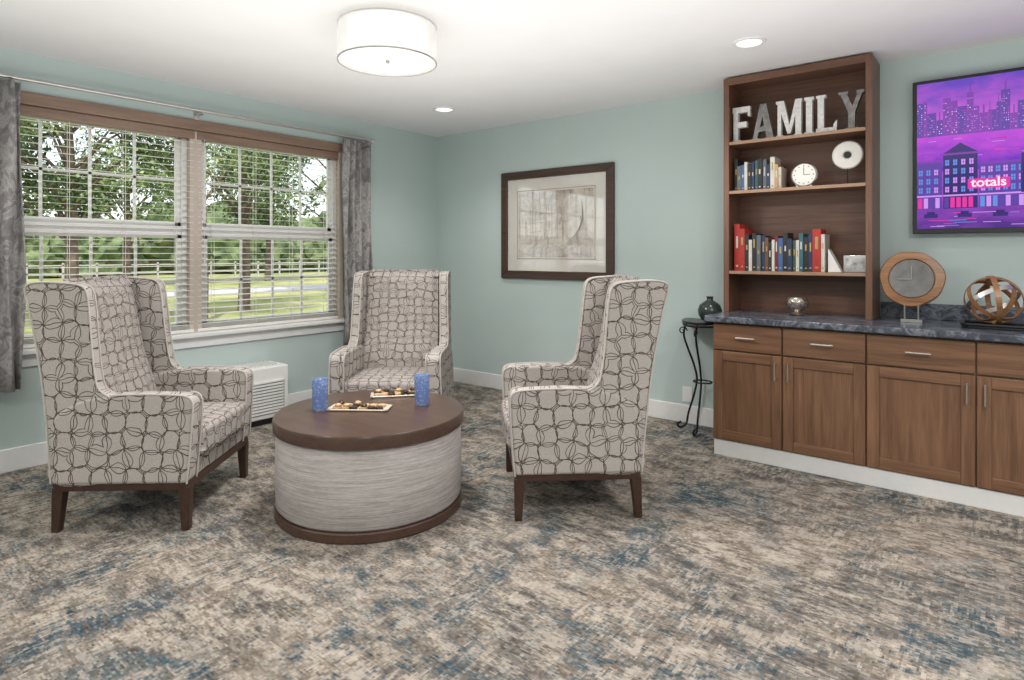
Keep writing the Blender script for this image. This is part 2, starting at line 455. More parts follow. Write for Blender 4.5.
# ---------------------------------------------------------------- ottoman table
TX,TY=-2.688,2.13
g=group('round_ottoman_table',(TX,TY,0))
lathe('plinth_base',[(0,0),(.488,0),(.494,.008),(.494,.045),(.489,.05),(0,.05)],TOPWOOD,g,96)
lathe('upholstered_drum',[(.40,.048),(.474,.05),(.486,.065),(.489,.25),(.486,.42),(.474,.436),(.40,.438)],HEATH,g,96,angle=60)
lathe('wood_top',[(0,.436),(.488,.436),(.500,.442),(.502,.49),(.496,.503),(.485,.505),(0,.505)],TOPWOOD,g,96)
BLUE=M('cobalt_glass',(.03,.10,.55),.08); BLUE.b.inputs['Transmission Weight'].default_value=.5
vv=BLUE.n('TexVoronoi'); vv.inputs['Scale'].default_value=70; BLUE.l(BLUE.co(),vv.inputs['Vector'])
BLUE.base(BLUE.ramp(vv.outputs['Distance'],[(.1,(.78,.86,.97)),(.5,(.30,.45,.82))])); BLUE=BLUE.m
for x,y in ((-2.894,1.949),(-2.55,2.375)):
    g=group('blue_glass_tumbler',(x,y,.505))
    lathe('tumbler',[(0,0),(.036,0),(.039,.004),(.043,.165),(.0425,.168),(.041,.165),(.036,.012),(0,.012)],BLUE,g,40,angle=50)
PLATE=plain('gold_edge_plate',(.66,.60,.50),.3,.2)
CHOC=plain('chocolate',(.045,.022,.014),.35,var=.3,scale=60); CREAM=plain('cookie_golden',(.55,.36,.19),.6,var=.2,scale=60)
def tray(x,y,rz,w,d):
    g=group('plate_of_cookies',(x,y,.505),rz)
    bm=bmesh.new()
    bbox(bm,-w*.88,w*.88,-d*.8,d*.8,.0,.006)
    for r in ((-w,w,-d,-d*.82),(-w,w,d*.82,d),(-w,-w*.86,-d,d),(w*.86,w,-d,d)):
        bbox(bm,*r,.004,.012)
    finish(bm,'plate',PLATE,g,.003,2)
    bm=bmesh.new(); n=6
    for i in range(n):
        for j in range(2):
            cx=-w*.70+i*w*1.40/(n-1)+random.uniform(-.004,.004); cy=(-.5+j)*d*.85+random.uniform(-.004,.004); s=.021
            mi=random.choice([0,0,1])
            lathe_bm(bm,[(0,.006),(s,.007),(s*1.08,.013),(s*.95,.020),(0,.022)],14,(cx,cy,0),mi)
            if random.random()<.45: lathe_bm(bm,[(0,.022),(s*.8,.022),(s*.85,.030),(s*.5,.036),(0,.037)],14,(cx+.006,cy,0),1-mi if random.random()<.6 else mi)
    finish(bm,'cookies',[CHOC,CREAM],g,angle=50)
th=math.radians(38.7)
tray(-2.745,2.10,th-.05,.165,.065); tray(-2.845,2.43,th+.2,.14,.06)

# ---------------------------------------------------------------- picture
g=group('framed_art_print',(-3.262,YB,1.63))
W,H=.629,.516; fw=.075
bm=bmesh.new()
for p in ([(-W,-H),(W,-H),(W-fw,-H+fw),(-W+fw,-H+fw)],[(W,-H),(W,H),(W-fw,H-fw),(W-fw,-H+fw)],[(W,H),(-W,H),(-W+fw,H-fw),(W-fw,H-fw)],[(-W,H),(-W,-H),(-W+fw,-H+fw),(-W+fw,H-fw)]):
    prism_bm(bm,p,'Y',-.035,-.001)
finish(bm,'frame',FRAMEW,g,.006,3)
MAT=M('mat_board_glazed',(.66,.63,.58),.8); MAT.b.inputs['Coat Weight'].default_value=1; MAT.b.inputs['Coat Roughness'].default_value=.02; MAT.b.inputs['Coat IOR'].default_value=2.2
f=MAT.noise(MAT.co(),3,2); MAT.base(MAT.ramp(f,[(.3,(.66,.63,.58)),(.7,(.74,.71,.66))]))
boxes('mat_board',[(-W+fw-.005,W-fw+.005,-.014,-.004,-H+fw-.005,H-fw+.005)],MAT.m,g)
PR=M('print_sketch_glazed',rough=.8); PR.b.inputs['Coat Weight'].default_value=1; PR.b.inputs['Coat Roughness'].default_value=.02; PR.b.inputs['Coat IOR'].default_value=2.4
a=PR.noise(PR.co((2.2,1,3.5),(0,.5,0)),1.6,6,.7,1.5); b=PR.noise(PR.co((30,1,5),(0,-.7,0)),1,3,.6,.5)
ca=PR.ramp(a,[(.35,(.38,.33,.29)),(.5,(.56,.51,.45)),(.62,(.66,.61,.55))]); cb=PR.ramp(b,[(.36,(.5,.45,.42)),(.44,(1,1,1))])
PR.base(PR.mix(.7,ca,cb,'MULTIPLY'))
boxes('print',[(-.42,.42,-.0155,-.013,-.31,.31)],PR.m,g)
boxes('print_border',[(-.44,.44,-.0150,-.0135,-.33,-.322),(-.44,.44,-.0150,-.0135,.322,.33),(-.44,-.432,-.0150,-.0135,-.33,.33),(.432,.44,-.0150,-.0135,-.33,.33)],plain('print_border_tan',(.38,.31,.25),.7),g)
bm=bmesh.new(); rs=random.Random(2)
def ink(x0,z0,x1,z1,w=.0015):
    dx,dz=x1-x0,z1-z0; L=math.hypot(dx,dz); nx,nz=-dz/L*w,dx/L*w
    prism_bm(bm,[(x0+nx,z0+nz),(x1+nx,z1+nz),(x1-nx,z1-nz),(x0-nx,z0-nz)],'Y',-.0160,-.0154)
for i in range(5): ink(-.28,-.16+i*.085,.10,-.12+i*.075)
for i in range(7): ink(-.28+i*.063,-.16+i*.006,-.28+i*.063,.20-i*.008)
for i in range(12): ink(.12+i*.02,-.20,.34-i*.004,.0+i*.018,.0012)
for i in range(14): ink(-.36+i*.05,-.24+rs.uniform(-.02,.02),-.30+i*.05,-.20+rs.uniform(-.02,.03),.002)
finish(bm,'ink_lines',plain('ink_brown',(.34,.29,.25),.8),g,smooth=False)

# ---------------------------------------------------------------- base cabinets
CT=.935; CF=4.09
g=group('base_cabinet_run',(0,0,0))
boxes('carcass',[(-1.54,1.62,CF+.02,YB-.001,.105,CT-.04)],CAB_V,g)
boxes('toe_base',[(-1.535,1.62,CF+.012,YB-.02,0,.105)],WHITE,g,.003)
boxes('countertop',[(-1.585,1.65,4.055,YB-.001,CT-.04,CT)],STONE,g,.006)
boxes('backsplash',[(-.64,1.65,YB-.02,YB-.001,CT,CT+.10)],STONE,g,.003)
divs=[-1.54,-1.0955,-.631,-.1186,.394,.906,1.42]
hand=[1,-1,1,-1,1,-1]
bmv=bmesh.new(); bmh=bmesh.new(); bmd=bmesh.new(); bmm=bmesh.new()
for i,(a,b) in enumerate(zip(divs[:-1],divs[1:])):
    a+=.004; b-=.004
    bbox(bmh,a,b,CF,CF+.02,.712,CT-.052)
    z0,z1=.112,.702; st=.062
    bbox(bmv,a,a+st,CF,CF+.02,z0,z1); bbox(bmv,b-st,b,CF,CF+.02,z0,z1)
    bbox(bmh,a+st,b-st,CF,CF+.02,z0,z0+st); bbox(bmh,a+st,b-st,CF,CF+.02,z1-st,z1)
    bbox(bmd,a+st-.002,b-st+.002,CF+.010,CF+.018,z0+st-.002,z1-st+.002)
    hx=(b-.035) if hand[i]>0 else (a+.035)
    tube_bm(bmm,[(hx,CF-.028,.55),(hx,CF-.028,.665)],.0055,10)
    for z in (.565,.65): tube_bm(bmm,[(hx,CF-.028,z),(hx,CF+.001,z)],.0045,8)
    cx=(a+b)/2
    tube_bm(bmm,[(cx-.06,CF-.028,.80),(cx+.06,CF-.028,.80)],.0055,10)
    for x in (cx-.045,cx+.045): tube_bm(bmm,[(x,CF-.028,.80),(x,CF+.001,.80)],.0045,8)
finish(bmv,'door_stiles',CAB_V,g,.003,2); finish(bmh,'drawer_fronts_and_rails',CAB_H,g,.003,2)
finish(bmd,'door_panels',CAB_V,g,smooth=False); finish(bmm,'bar_handles',METAL,g)

# ---------------------------------------------------------------- bookcase
g=group('bookcase_hutch',(0,0,0))
bx0,bx1,by=-1.575,-.646,4.415; bt=2.605; zb=CT+.001
SH=[2.15,1.80,1.23]
boxes('side_panels',[(bx0,bx0+.022,by,YB-.002,zb,bt),(bx1-.022,bx1,by,YB-.002,zb,bt)],BOOKV,g,.002)
boxes('face_stiles',[(bx0-.002,bx0+.036,by-.016,by+.001,zb,bt),(bx1-.036,bx1+.002,by-.016,by+.001,zb,bt)],BOOKV,g,.002)
boxes('back_panel',[(bx0+.02,bx1-.02,YB-.014,YB-.003,zb,bt-.01)],BOOKW,g)
boxes('shelves',[(bx0+.02,bx1-.02,by+.003,YB-.014,z-.022,z) for z in SH],BOOKW,g,.002)
boxes('shelf_edges',[(bx0+.036,bx1-.036,by-.012,by+.004,z-.022,z) for z in SH],plain('shelf_edge_light',(.36,.22,.14),.4),g,.002)
boxes('top_and_header',[(bx0+.02,bx1-.02,by,YB-.003,bt-.025,bt),(bx0+.036,bx1-.036,by-.016,by+.001,bt-.05,bt)],BOOKW,g,.002)

# FAMILY sign
g=group('family_letter_sign',(0,4.50,SH[0]+.001))
ALU=plain('galvanized_white',(.72,.71,.69),.35,.2,var=.15,scale=50); GALV=plain('galvanized_dark',(.24,.23,.225),.4,.5,var=.3,scale=30)
Ltr={'F':[[(.05,0),(.32,0),(.32,1),(.05,1)],[(0,.84),(1,.84),(1,1),(0,1)],[(.2,.42),(.8,.42),(.8,.58),(.2,.58)],[(0,0),(.46,0),(.46,.07),(0,.07)],[(.86,.72),(1,.72),(1,.9),(.86,.9)]],
 'A':[[(.02,0),(.22,0),(.60,1),(.38,1)],[(.68,0),(.98,0),(.64,1),(.36,1)],[(.2,.24),(.8,.24),(.8,.38),(.2,.38)],[(0,0),(.32,0),(.32,.07),(0,.07)],[(.60,0),(1,0),(1,.07),(.60,.07)]],
 'M':[[(.06,0),(.2,0),(.2,1),(.06,1)],[(.74,0),(.96,0),(.96,1),(.74,1)],[(.06,1),(.30,1),(.56,.2),(.44,.1)],[(.44,.1),(.56,.1),(.9,1),(.74,1)],[(0,0),(.28,0),(.28,.07),(0,.07)],[(.68,0),(1,0),(1,.07),(.68,.07)],[(0,.93),(.25,.93),(.25,1),(0,1)],[(.78,.93),(1,.93),(1,1),(.78,1)]],
 'I':[[(.18,0),(.82,0),(.82,1),(.18,1)],[(0,0),(1,0),(1,.08),(0,.08)],[(0,.92),(1,.92),(1,1),(0,1)]],
 'L':[[(.08,0),(.38,0),(.38,1),(.08,1)],[(0,0),(1,0),(1,.14),(0,.14)],[(.84,0),(1,0),(1,.32),(.84,.2)],[(0,.93),(.48,.93),(.48,1),(0,1)]],
 'Y':[[(.04,1),(.30,1),(.64,.45),(.42,.40)],[(.78,1),(.96,1),(.62,.42),(.46,.48)],[(.38,0),(.64,0),(.64,.5),(.38,.5)],[(.24,0),(.78,0),(.78,.07),(.24,.07)],[(0,.93),(.38,.93),(.38,1),(0,1)],[(.7,.93),(1,.93),(1,1),(.7,1)]]}
for ch,a,b,mt in (('F',-1.54,-1.415,ALU),('A',-1.405,-1.25,GALV),('M',-1.24,-1.07,ALU),('I',-1.058,-.998,ALU),('L',-.985,-.86,ALU),('Y',-.85,-.70,GALV)):
    bm=bmesh.new()
    for q,p in enumerate(Ltr[ch]): prism_bm(bm,[(a+x*(b-a),z*.255) for x,z in p],'Y',-.02-.0004*q,.02)
    finish(bm,'letter_'+ch.lower(),mt,g,smooth=False)

# books
BMATS={}
def books(name,x,z,spec,y=4.46):
    g=group(name,(0,y,z+.001)); cols={}; mats=[]
    def mi(c):
        if c not in cols:
            if c not in BMATS: BMATS[c]=plain('book_cover_%d'%len(BMATS),c,.5,var=.1)
            cols[c]=len(mats); mats.append(BMATS[c])
        return cols[c]
    pg=mi((.72,.68,.58)); lab=mi((.60,.57,.50)); gold=mi((.42,.30,.10))
    bm=bmesh.new()
    for w,h,dp,c in spec:
        m=mi(c); t=.0025; ty=random.uniform(0,.02)
        bbox(bm,x,x+t,ty,dp,0,h,m); bbox(bm,x+w-t,x+w,ty,dp,0,h,m); bbox(bm,x,x+w,ty-.001,ty+t,0,h,m)
        bbox(bm,x+t,x+w-t,ty+t,dp-.004,.003,h-.005,pg)
        k=lab if random.random()<.5 else gold; u=random.uniform(.45,.62)
        bbox(bm,x+w*.32,x+w*.68,ty-.0018,ty-.0008,h*u,h*(u+random.uniform(.1,.3)),k); bbox(bm,x+w*.3,x+w*.7,ty-.0018,ty-.0008,h*.08,h*.12,k)
        x+=w+.0012
    finish(bm,'books',mats,g,smooth=False)
    return x
nv=(.02,.035,.09); bk=(.02,.02,.022); gy=(.11,.13,.14); rd=(.42,.03,.02); wh=(.62,.6,.55); br=(.16,.07,.035); tl=(.04,.13,.17); dr=(.17,.02,.02); bl=(.05,.12,.30); gn=(.05,.10,.06)
x=-1.525
sp=[(random.uniform(.018,.030),random.uniform(.17,.24),.16,c) for c in (bk,gy,bl,wh,bk,nv,tl,bk,gy,nv,wh)]
books('row_of_books',x,SH[1],sp+[(.022,.17,.15,(.5,.33,.14)),(.02,.15,.14,(.55,.5,.42))])
sp=[(.038,.335,.19,rd),(.036,.30,.19,rd),(.028,.26,.17,bk),(.022,.22,.17,wh)]
for c in (bk,gy,nv,br,bk,wh,dr,bl,bk,nv,gn,wh,tl,bk,nv,br,bk): sp.append((random.uniform(.018,.030),random.uniform(.20,.265),.16,c))
tot=0; out=[]
for s_ in sp:
    if tot+s_[0]>.53: break
    out.append(s_); tot+=s_[0]+.0012
books('row_of_books',x,SH[2],out+[(.05,.285,.17,rd),(.022,.25,.16,wh)])

# shelf decor
ROTX=Matrix.Rotation(math.radians(90),4,'X')
g=group('desk_clock',(-1.06,4.50,SH[1]+.001))
lathe('clock_case',[(0,0),(.078,0),(.085,.006),(.085,.03),(.078,.036),(.074,.032),(0,.032)],METAL,g,48,(0,.012,.085),ROTX)
lathe('clock_face',[(0,.0325),(.073,.0325),(.073,.034),(0,.034)],plain('clock_face_white',(.85,.84,.80),.5,var=.02),g,48,(0,.012,.085),ROTX)
boxes('hands',[(-.0015,.0015,-.0245,-.0225,.085,.135),(-.001,.038,-.0245,-.0225,.084,.087)]+[( .06*math.cos(t)-.003,.06*math.cos(t)+.003,-.0235,-.0225,.085+.06*math.sin(t)-.003,.085+.06*math.sin(t)+.003) for t in [k*math.pi/6 for k in range(12)]],BLACK,g)
boxes('feet',[(-.05,-.035,-.02,.02,0,.02),(.035,.05,-.02,.02,0,.02)],METAL,g)
g=group('ring_sculpture',(-.80,4.50,SH[1]+.001))
bm=bmesh.new(); lathe_bm(bm,[(.022,.004),(.03,-.008),(.085,-.010),(.092,0),(.085,.010),(.03,.008),(.022,-.004)],48,(0,0,.195),0,ROTX)
finish(bm,'disc',plain('white_ceramic_ribbed',(.75,.73,.69),.5),g)
lathe('disc_center',[(0,-.005),(.023,-.005),(.023,.005),(0,.005)],BLACK,g,24,(0,0,.195),ROTX)
bm=bmesh.new(); bbox(bm,-.055,.055,-.03,.03,0,.008); tube_bm(bm,[(0,0,.008),(0,0,.108)],.004,8); finish(bm,'stand',IRON,g)
g=group('small_photo_frame',(-.755,4.50,SH[2]+.001))
boxes('frame',[(-.068,.068,-.008,.008,0,.11)],METAL,g,.003); boxes('backing_foot',[(-.02,.02,.006,.06,0,.05)],BLACK,g)
boxes('photo',[(-.055,.055,-.0095,-.008,.014,.096)],plain('photo_paper_grey',(.45,.46,.46),.3,var=.5,scale=25),g)
g=group('bookend',(-.908,4.50,SH[2]+.001))
bm=bmesh.new(); prism_bm(bm,[(0,0),(.080,0),(.004,.15),(0,.15)],'Y',-.04,.04); finish(bm,'wedge',plain('white_marble',(.78,.77,.75),.25,var=.1,scale=8),g,.002,2)
g=group('mercury_glass_candle_bowl',(-1.10,4.47,CT+.002))
lathe('bowl',[(0,0),(.045,0),(.05,.006),(.025,.02),(.03,.03),(.068,.055),(.076,.085),(.064,.12),(.06,.122),(.062,.115),(.070,.085),(.05,.05),(0,.035)],plain('mercury_glass',(.45,.38,.33),.15,.8,var=.5,scale=60),g,40,angle=60)

g=group('round_wood_plaque_on_stand',(-.445,4.46,CT+.002),.08)
RT=Matrix.Rotation(math.radians(82),4,'X')
bm=bmesh.new(); lathe_bm(bm,[(0,0),(.162,0),(.170,.008),(.164,.022),(.122,.026),(.118,.018),(0,.018)],64,(0,0,0),0,RT)
for v in bm.verts:
    a=math.atan2(v.co.z,v.co.x); r0=math.hypot(v.co.x,v.co.z)
    if r0>.15: k=1+.018*math.sin(3*a+1)+.012*math.sin(7*a); v.co.x*=k; v.co.z*=k
    v.co+=Vector((0,.01,.26))
finish(bm,'wood_disc',LTWOOD,g)
lathe('slate_center',[(0,.019),(.117,.019),(.114,.025),(0,.025)],plain('slate_grey',(.16,.155,.15),.5,var=.35,scale=14),g,64,(0,.01,.26),RT)
boxes('clock_hands',[(-.002,.002,-.022,-.018,.26,.34),(-.07,0,-.022,-.018,.257,.262)],METAL,g)
bm=bmesh.new()
bbox(bm,-.05,.05,-.03,.05,0,.010); bbox(bm,-.055,.055,-.045,-.03,.0,.018)
for sx in (-.035,.035): tube_bm(bm,[(sx,-.04,.008),(sx,-.038,.10)],.004,8); tube_bm(bm,[(sx,.04,.008),(sx,.02,.2)],.004,8)
for sx in (-.035,.035): tube_bm(bm,[(sx,-.038,.10),(sx,-.01,.105),(sx,.03,.11)],.004,8)
finish(bm,'easel_stand',METAL,g)
g=group('black_serving_tray',(.03,4.37,CT+.002))
bm=bmesh.new()
prof=[(-.19,-.10),(.19,-.10),(.22,-.07),(.22,.07),(.19,.10),(-.19,.10),(-.22,.07),(-.22,-.07)]
prism_bm(bm,prof,'Z',0,.012)
tube_bm(bm,[(x,y,.02) for x,y in prof],.009,8,True)
finish(bm,'tray',BLACK,g,.003,2)
g=group('woven_wood_orb',(-.05,4.385,CT+.016))
def ringstrip(bm,R,axis,w,t,mi):
    q=Vector((0,0,1)).rotation_difference(Vector(axis).normalized()); n=56
    rows=[]
    for i in range(n):
        a=2*math.pi*i/n; row=[]
        for (rr,zz) in ((R,-w),(R,w),(R-t,w),(R-t,-w)):
            v=q@Vector((rr*math.cos(a),rr*math.sin(a),zz)); v.z+=.14; row.append(bm.verts.new(v))
        rows.append(row)
    for i in range(n):
        A,B=rows[i],rows[(i+1)%n]
        for k in range(4): bm.faces.new((A[k],A[(k+1)%4],B[(k+1)%4],B[k])).material_index=mi
bm=bmesh.new()
for i,ax in enumerate(((1,.2,.1),(.1,1,.3),(.6,-.6,.7),(-.5,.5,.9),(.8,.7,-.5))): ringstrip(bm,.138-.003*i,ax,.013,.005,0 if i!=3 else 1)
finish(bm,'orb',[LTWOOD,METAL],g,smooth=False)

# ---------------------------------------------------------------- TV
g=group('wall_television',(.385,YB,1.96))
boxes('tv_body',[(-.842,.842,-.075,-.035,-.484,.478)],BLACK,g,.004)
boxes('wall_mount',[(-.25,.25,-.036,-.001,-.2,.2)],IRON,g)
def em(name,c,st=1,c2=None,ax=None):
    m=M(name,(.01,.01,.01),.12)
    if c2:
        sep=m.n('SeparateXYZ'); tc=m.n('TexCoord'); m.l(tc.outputs['Object'],sep.inputs[0])
        mr=m.n('MapRange'); mr.inputs['From Min'].default_value=ax[0]; mr.inputs['From Max'].default_value=ax[1]; m.l(sep.outputs['Z'],mr.inputs[0])
        nz=m.noise(m.co((6,1,14)),1,4,.6,.4)
        f=m.math('ADD',mr.outputs[0],m.math('MULTIPLY',m.math('SUBTRACT',nz,.5),1.3))
        m.l(m.ramp(f,[(0,c),(1,c2)]),m.b.inputs['Emission Color'])
    else: m.b.inputs['Emission Color'].default_value=(*c,1)
    m.b.inputs['Emission Strength'].default_value=st; return m.m
SM=[em('screen_sky',(.62,.10,.66),1,(.12,.05,.50),(.16,.46)), em('screen_water',(.13,.015,.50),1,(.62,.06,.72),(-.1,.18)),
    em('screen_bldg_dark',(.03,.015,.16)), em('screen_bldg_violet',(.11,.045,.36)), em('screen_window_pink',(.62,.30,.85)), em('screen_sign_magenta',(.80,.03,.38)),
    em('screen_road',(.07,.012,.24),1,(.34,.07,.58),(-.47,-.25)), em('screen_white',(.95,.85,.95)), em('screen_cyan',(.12,.28,.75)), em('screen_skyline',(.20,.04,.40))]
rs=random.Random(5)
bm=bmesh.new()
SL=.818
def q(x0,x1,z0,z1,mi,l):
    x0=max(x0,-SL); x1=min(x1,SL)
    if x1>x0: bbox(bm,x0,x1,-.0765-l*.0004,-.0755-l*.0004,z0,z1,mi)
q(-SL,SL,.12,.458,0,0); q(-SL,SL,-.1,.12,1,0); q(-SL,SL,-.452,-.1,6,0)
x=-SL
while x<.78:
    w=rs.uniform(.015,.05); h=rs.uniform(.03,.20); z=.18
    q(x,x+w,z-.06,z+h,9 if rs.random()<.5 else 3,1)
    if rs.random()<.4: q(x+w*.4,x+w*.6,z+h,z+h+.05,9,1)
    for k in range(int((h+.04)/.014)):
        for j in range(int(w/.010)):
            if rs.random()<.4: q(x+.003+j*.010,x+.007+j*.010,z-.045+k*.014,z-.040+k*.014,rs.choice([4,4,7,5]),2)
    x+=w*1.02
for i in range(60):
    xx=rs.uniform(-.80,.7); zz=rs.uniform(-.03,.11); q(xx,xx+rs.uniform(.02,.09),zz,zz+.003,rs.choice([4,5,4,3]),1)
x=-SL
for i,(w,h) in enumerate(((.13,.30),(.17,.34),(.22,.27),(.2,.36),(.25,.3),(.3,.33),(.33,.28))):
    if x+w>SL: break
    z=-.33; q(x,x+w,z,z+h,2 if i%2 else 3,3); q(x,x+w,z+h-.012,z+h,9,4); q(x,x+w,z+.075,z+.085,4,4)
    if i%2: prism_bm(bm,[(x,z+h),(x+w,z+h),(x+w/2,z+h+.06)],'Y',-.078,-.0765,2)
    nc=max(1,int(w/.036)); nr=int(h/.055)
    for a in range(nc):
        for b in range(nr):
            wx=x+.010+a*(w-.01)/nc; wz=z+.10+b*.055
            if wz+.04>z+h-.015: continue
            q(wx,wx+.020,wz,wz+.034,4 if rs.random()<.5 else 8,4)
            q(wx+.009,wx+.011,wz,wz+.034,2,5); q(wx,wx+.02,wz+.016,wz+.018,2,5)
    for a in range(int(w/.03)): q(x+.006+a*.03,x+.028+a*.03,z+.005,z+.068,rs.choice([5,8,4,3,3]),4)
    x+=w+.006
q(-.56,-.36,-.215,-.155,5,6); q(-.31,-.10,-.25,-.02,2,6); q(-.29,-.12,-.21,-.06,8,7); q(-.27,-.14,-.15,-.12,7,8)
for i in range(60):
    xx=rs.uniform(-.80,.7); zz=rs.uniform(-.445,-.335); q(xx,xx+rs.uniform(.03,.12),zz,zz+.004,rs.choice([4,5,8,9]),6)
for i in range(9):
    xx=-.78+i*.17; q(xx,xx+.07,-.385,-.362,rs.choice([2,7,5]),7); q(xx+.015,xx+.055,-.363,-.348,2,7)
finish(bm,'screen_picture',SM,g,smooth=False)
tx=D.curves.new('sign_text','FONT'); tx.body='totals'; tx.size=.075; tx.extrude=.0004; tx.offset=.0015; tx.align_x='CENTER'
to=D.objects.new('sign_text',tx); to.rotation_euler=(math.radians(90),0,0); to.location=(-.46,-.0797,-.204); tx.materials.append(SM[7]); link(to,g)

# ---------------------------------------------------------------- iron console + vase
g=group('iron_console_table',(-1.79,4.53,0))
bm=bmesh.new(); pr=[]
for i in range(17):
    a=math.pi+math.pi*i/16; pr.append((.185*math.cos(a),.155+.30*math.sin(a)))
prism_bm(bm,pr,'Z',.825,.845); finish(bm,'demilune_top',BLACK,g,.004,2)
bm=bmesh.new()
for dx,dy,ux,uy in ((-.13,.05,-.8,-.6),(.13,.05,.8,-.6),(0,-.08,0,-1)):
    path=[(.05,.05),(.035,.078),(.012,.07),(.010,.045),(.04,.01),(.12,-.005),(.25,-.045),(.38,-.07),(.50,-.045),(.62,.0),(.72,.03),(.79,.02),(.828,-.01)]
    tube_bm(bm,catmull([(dx+ux*o,dy+uy*o,z) for z,o in path],5,False),.008,8)
    sp=[(dx+ux*(.04-.035*(1-t/14)*math.cos(t*.62)),dy+uy*(.04-.035*(1-t/14)*math.cos(t*.62)),.755+.035*(1-t/14)*math.sin(t*.62)) for t in range(14)]
    tube_bm(bm,sp,.005,6)
tube_bm(bm,[(.17*math.cos(math.pi+math.pi*i/16),.14+.27*math.sin(math.pi+math.pi*i/16),.812) for i in range(17)],.008,6)
ring=[(.07*math.cos(i*math.pi/8),.02+.06*math.sin(i*math.pi/8),.38) for i in range(16)]
tube_bm(bm,ring,.006,6,True)
finish(bm,'scroll_legs',IRON,g)
g=group('round_bud_vase',(-1.700,4.46,.8455))
lathe('vase',[(0,0),(.035,0),(.038,.006),(.060,.02),(.084,.06),(.087,.09),(.074,.128),(.044,.152),(.024,.162),(.022,.18),(.028,.19),(.024,.191),(.016,.18),(0,.175)],plain('dark_green_glaze',(.03,.045,.04),.15,var=.4,scale=12),g,48,angle=60)
boxes('outlet_plate',[(-2.02,-1.94,YB-.008,YB-.001,.17,.29)],WHITE,bevel=.003)

# ---------------------------------------------------------------- ceiling fixtures
def sheer():
    m=M('sheer_shade',(.85,.85,.83),.8)
    t=m.n('BsdfTransparent'); mx=m.n('MixShader'); mx.inputs[0].default_value=.5
    out=m.t.nodes['Material Output']; m.l(t.outputs[0],mx.inputs[1]); m.l(m.b.outputs[0],mx.inputs[2]); m.l(mx.outputs[0],out.inputs[0])
    m.emit((1,.97,.93),.18); return m.m
SHEER=sheer()
GLOW=M('lamp_diffuser',(.70,.70,.68),.6).emit((1,.96,.90),.36).m
GLOWI=M('inner_shade_glow',(.85,.85,.83),.6).emit((1,.97,.92),.42).m
def drum(x,y,power):
    g=group('drum_ceiling_light',(x,y,ZC)); R=.265
    lathe('canopy',[(0,-.0),(.09,-.0),(.09,-.02),(.02,-.025),(0,-.025)],WHITE,g,32)
    bm=bmesh.new(); lathe_bm(bm,[(R,-.225),(R,-.035),(R-.002,-.035),(R-.002,-.225)],72); finish(bm,'outer_sheer_shade',SHEER,g)
    bm=bmesh.new(); lathe_bm(bm,[(R-.055,-.200),(R-.055,-.025),(0,-.025)],72); finish(bm,'inner_shade',GLOWI,g)
    bm=bmesh.new()
    for z in (-.225,-.035): lathe_bm(bm,[(R+.001,z-.003),(R+.002,z+.003),(R-.004,z+.003),(R-.004,z-.003)],72)
    finish(bm,'rim_rings',METAL,g)
    lathe('bottom_diffuser',[(0,-.214),(R-.02,-.210),(R-.004,-.206),(R-.004,-.203),(0,-.203)],GLOW,g,72)
    lathe('finial',[(0,-.235),(.010,-.228),(.012,-.218),(0,-.212)],METAL,g,16)
    l=D.lights.new('lamp','AREA'); l.shape='DISK'; l.size=.44; l.energy=power; l.color=(1,.97,.94)
    o=D.objects.new('lamp',l); o.location=(0,0,-.24); link(o,g)
drum(-2.628,2.195,38)
drum(.6,2.0,44); drum(-2.66,-1.6,40); drum(1.2,-1.4,44)  # unseen copies of the drum, added to light the room evenly
LENS=M('downlight_lens',(.9,.9,.9),.5).emit((1,.97,.93),1.3).m
def down(x,y,p=7):
    g=group('recessed_downlight',(x,y,ZC))
    lathe('trim_ring',[(.070,-.002),(.074,-.010),(.094,-.008),(.098,-.0005),(.07,-.0005)],WHITE,g,40)
    lathe('lens',[(0,-.004),(.071,-.004),(.071,-.001),(0,-.001)],LENS,g,40)
    l=D.lights.new('downlight_lamp','SPOT'); l.energy=p*6; l.spot_size=math.radians(130); l.spot_blend=1; l.shadow_soft_size=.07; l.color=(1,.96,.9)
    o=D.objects.new('downlight_lamp',l); o.location=(0,0,-.03); link(o,g)
down(-1.195,3.763); down(-3.833,3.832); down(1.4,3.76); down(-4.0,.3); down(-.9,.2); down(1.8,0)  # those after the first pair are unseen, added for even light
# added unseen fill: large up-facing panel that brightens the ceiling
l=D.lights.new('ceiling_fill_light','AREA'); l.shape='RECTANGLE'; l.size=5.6; l.size_y=5.2; l.energy=128; l.color=(1,.985,.965)
o=D.objects.new('ceiling_fill_light',l); o.location=(-1.0,1.0,1.26); o.rotation_euler=(math.pi,0,0); link(o)

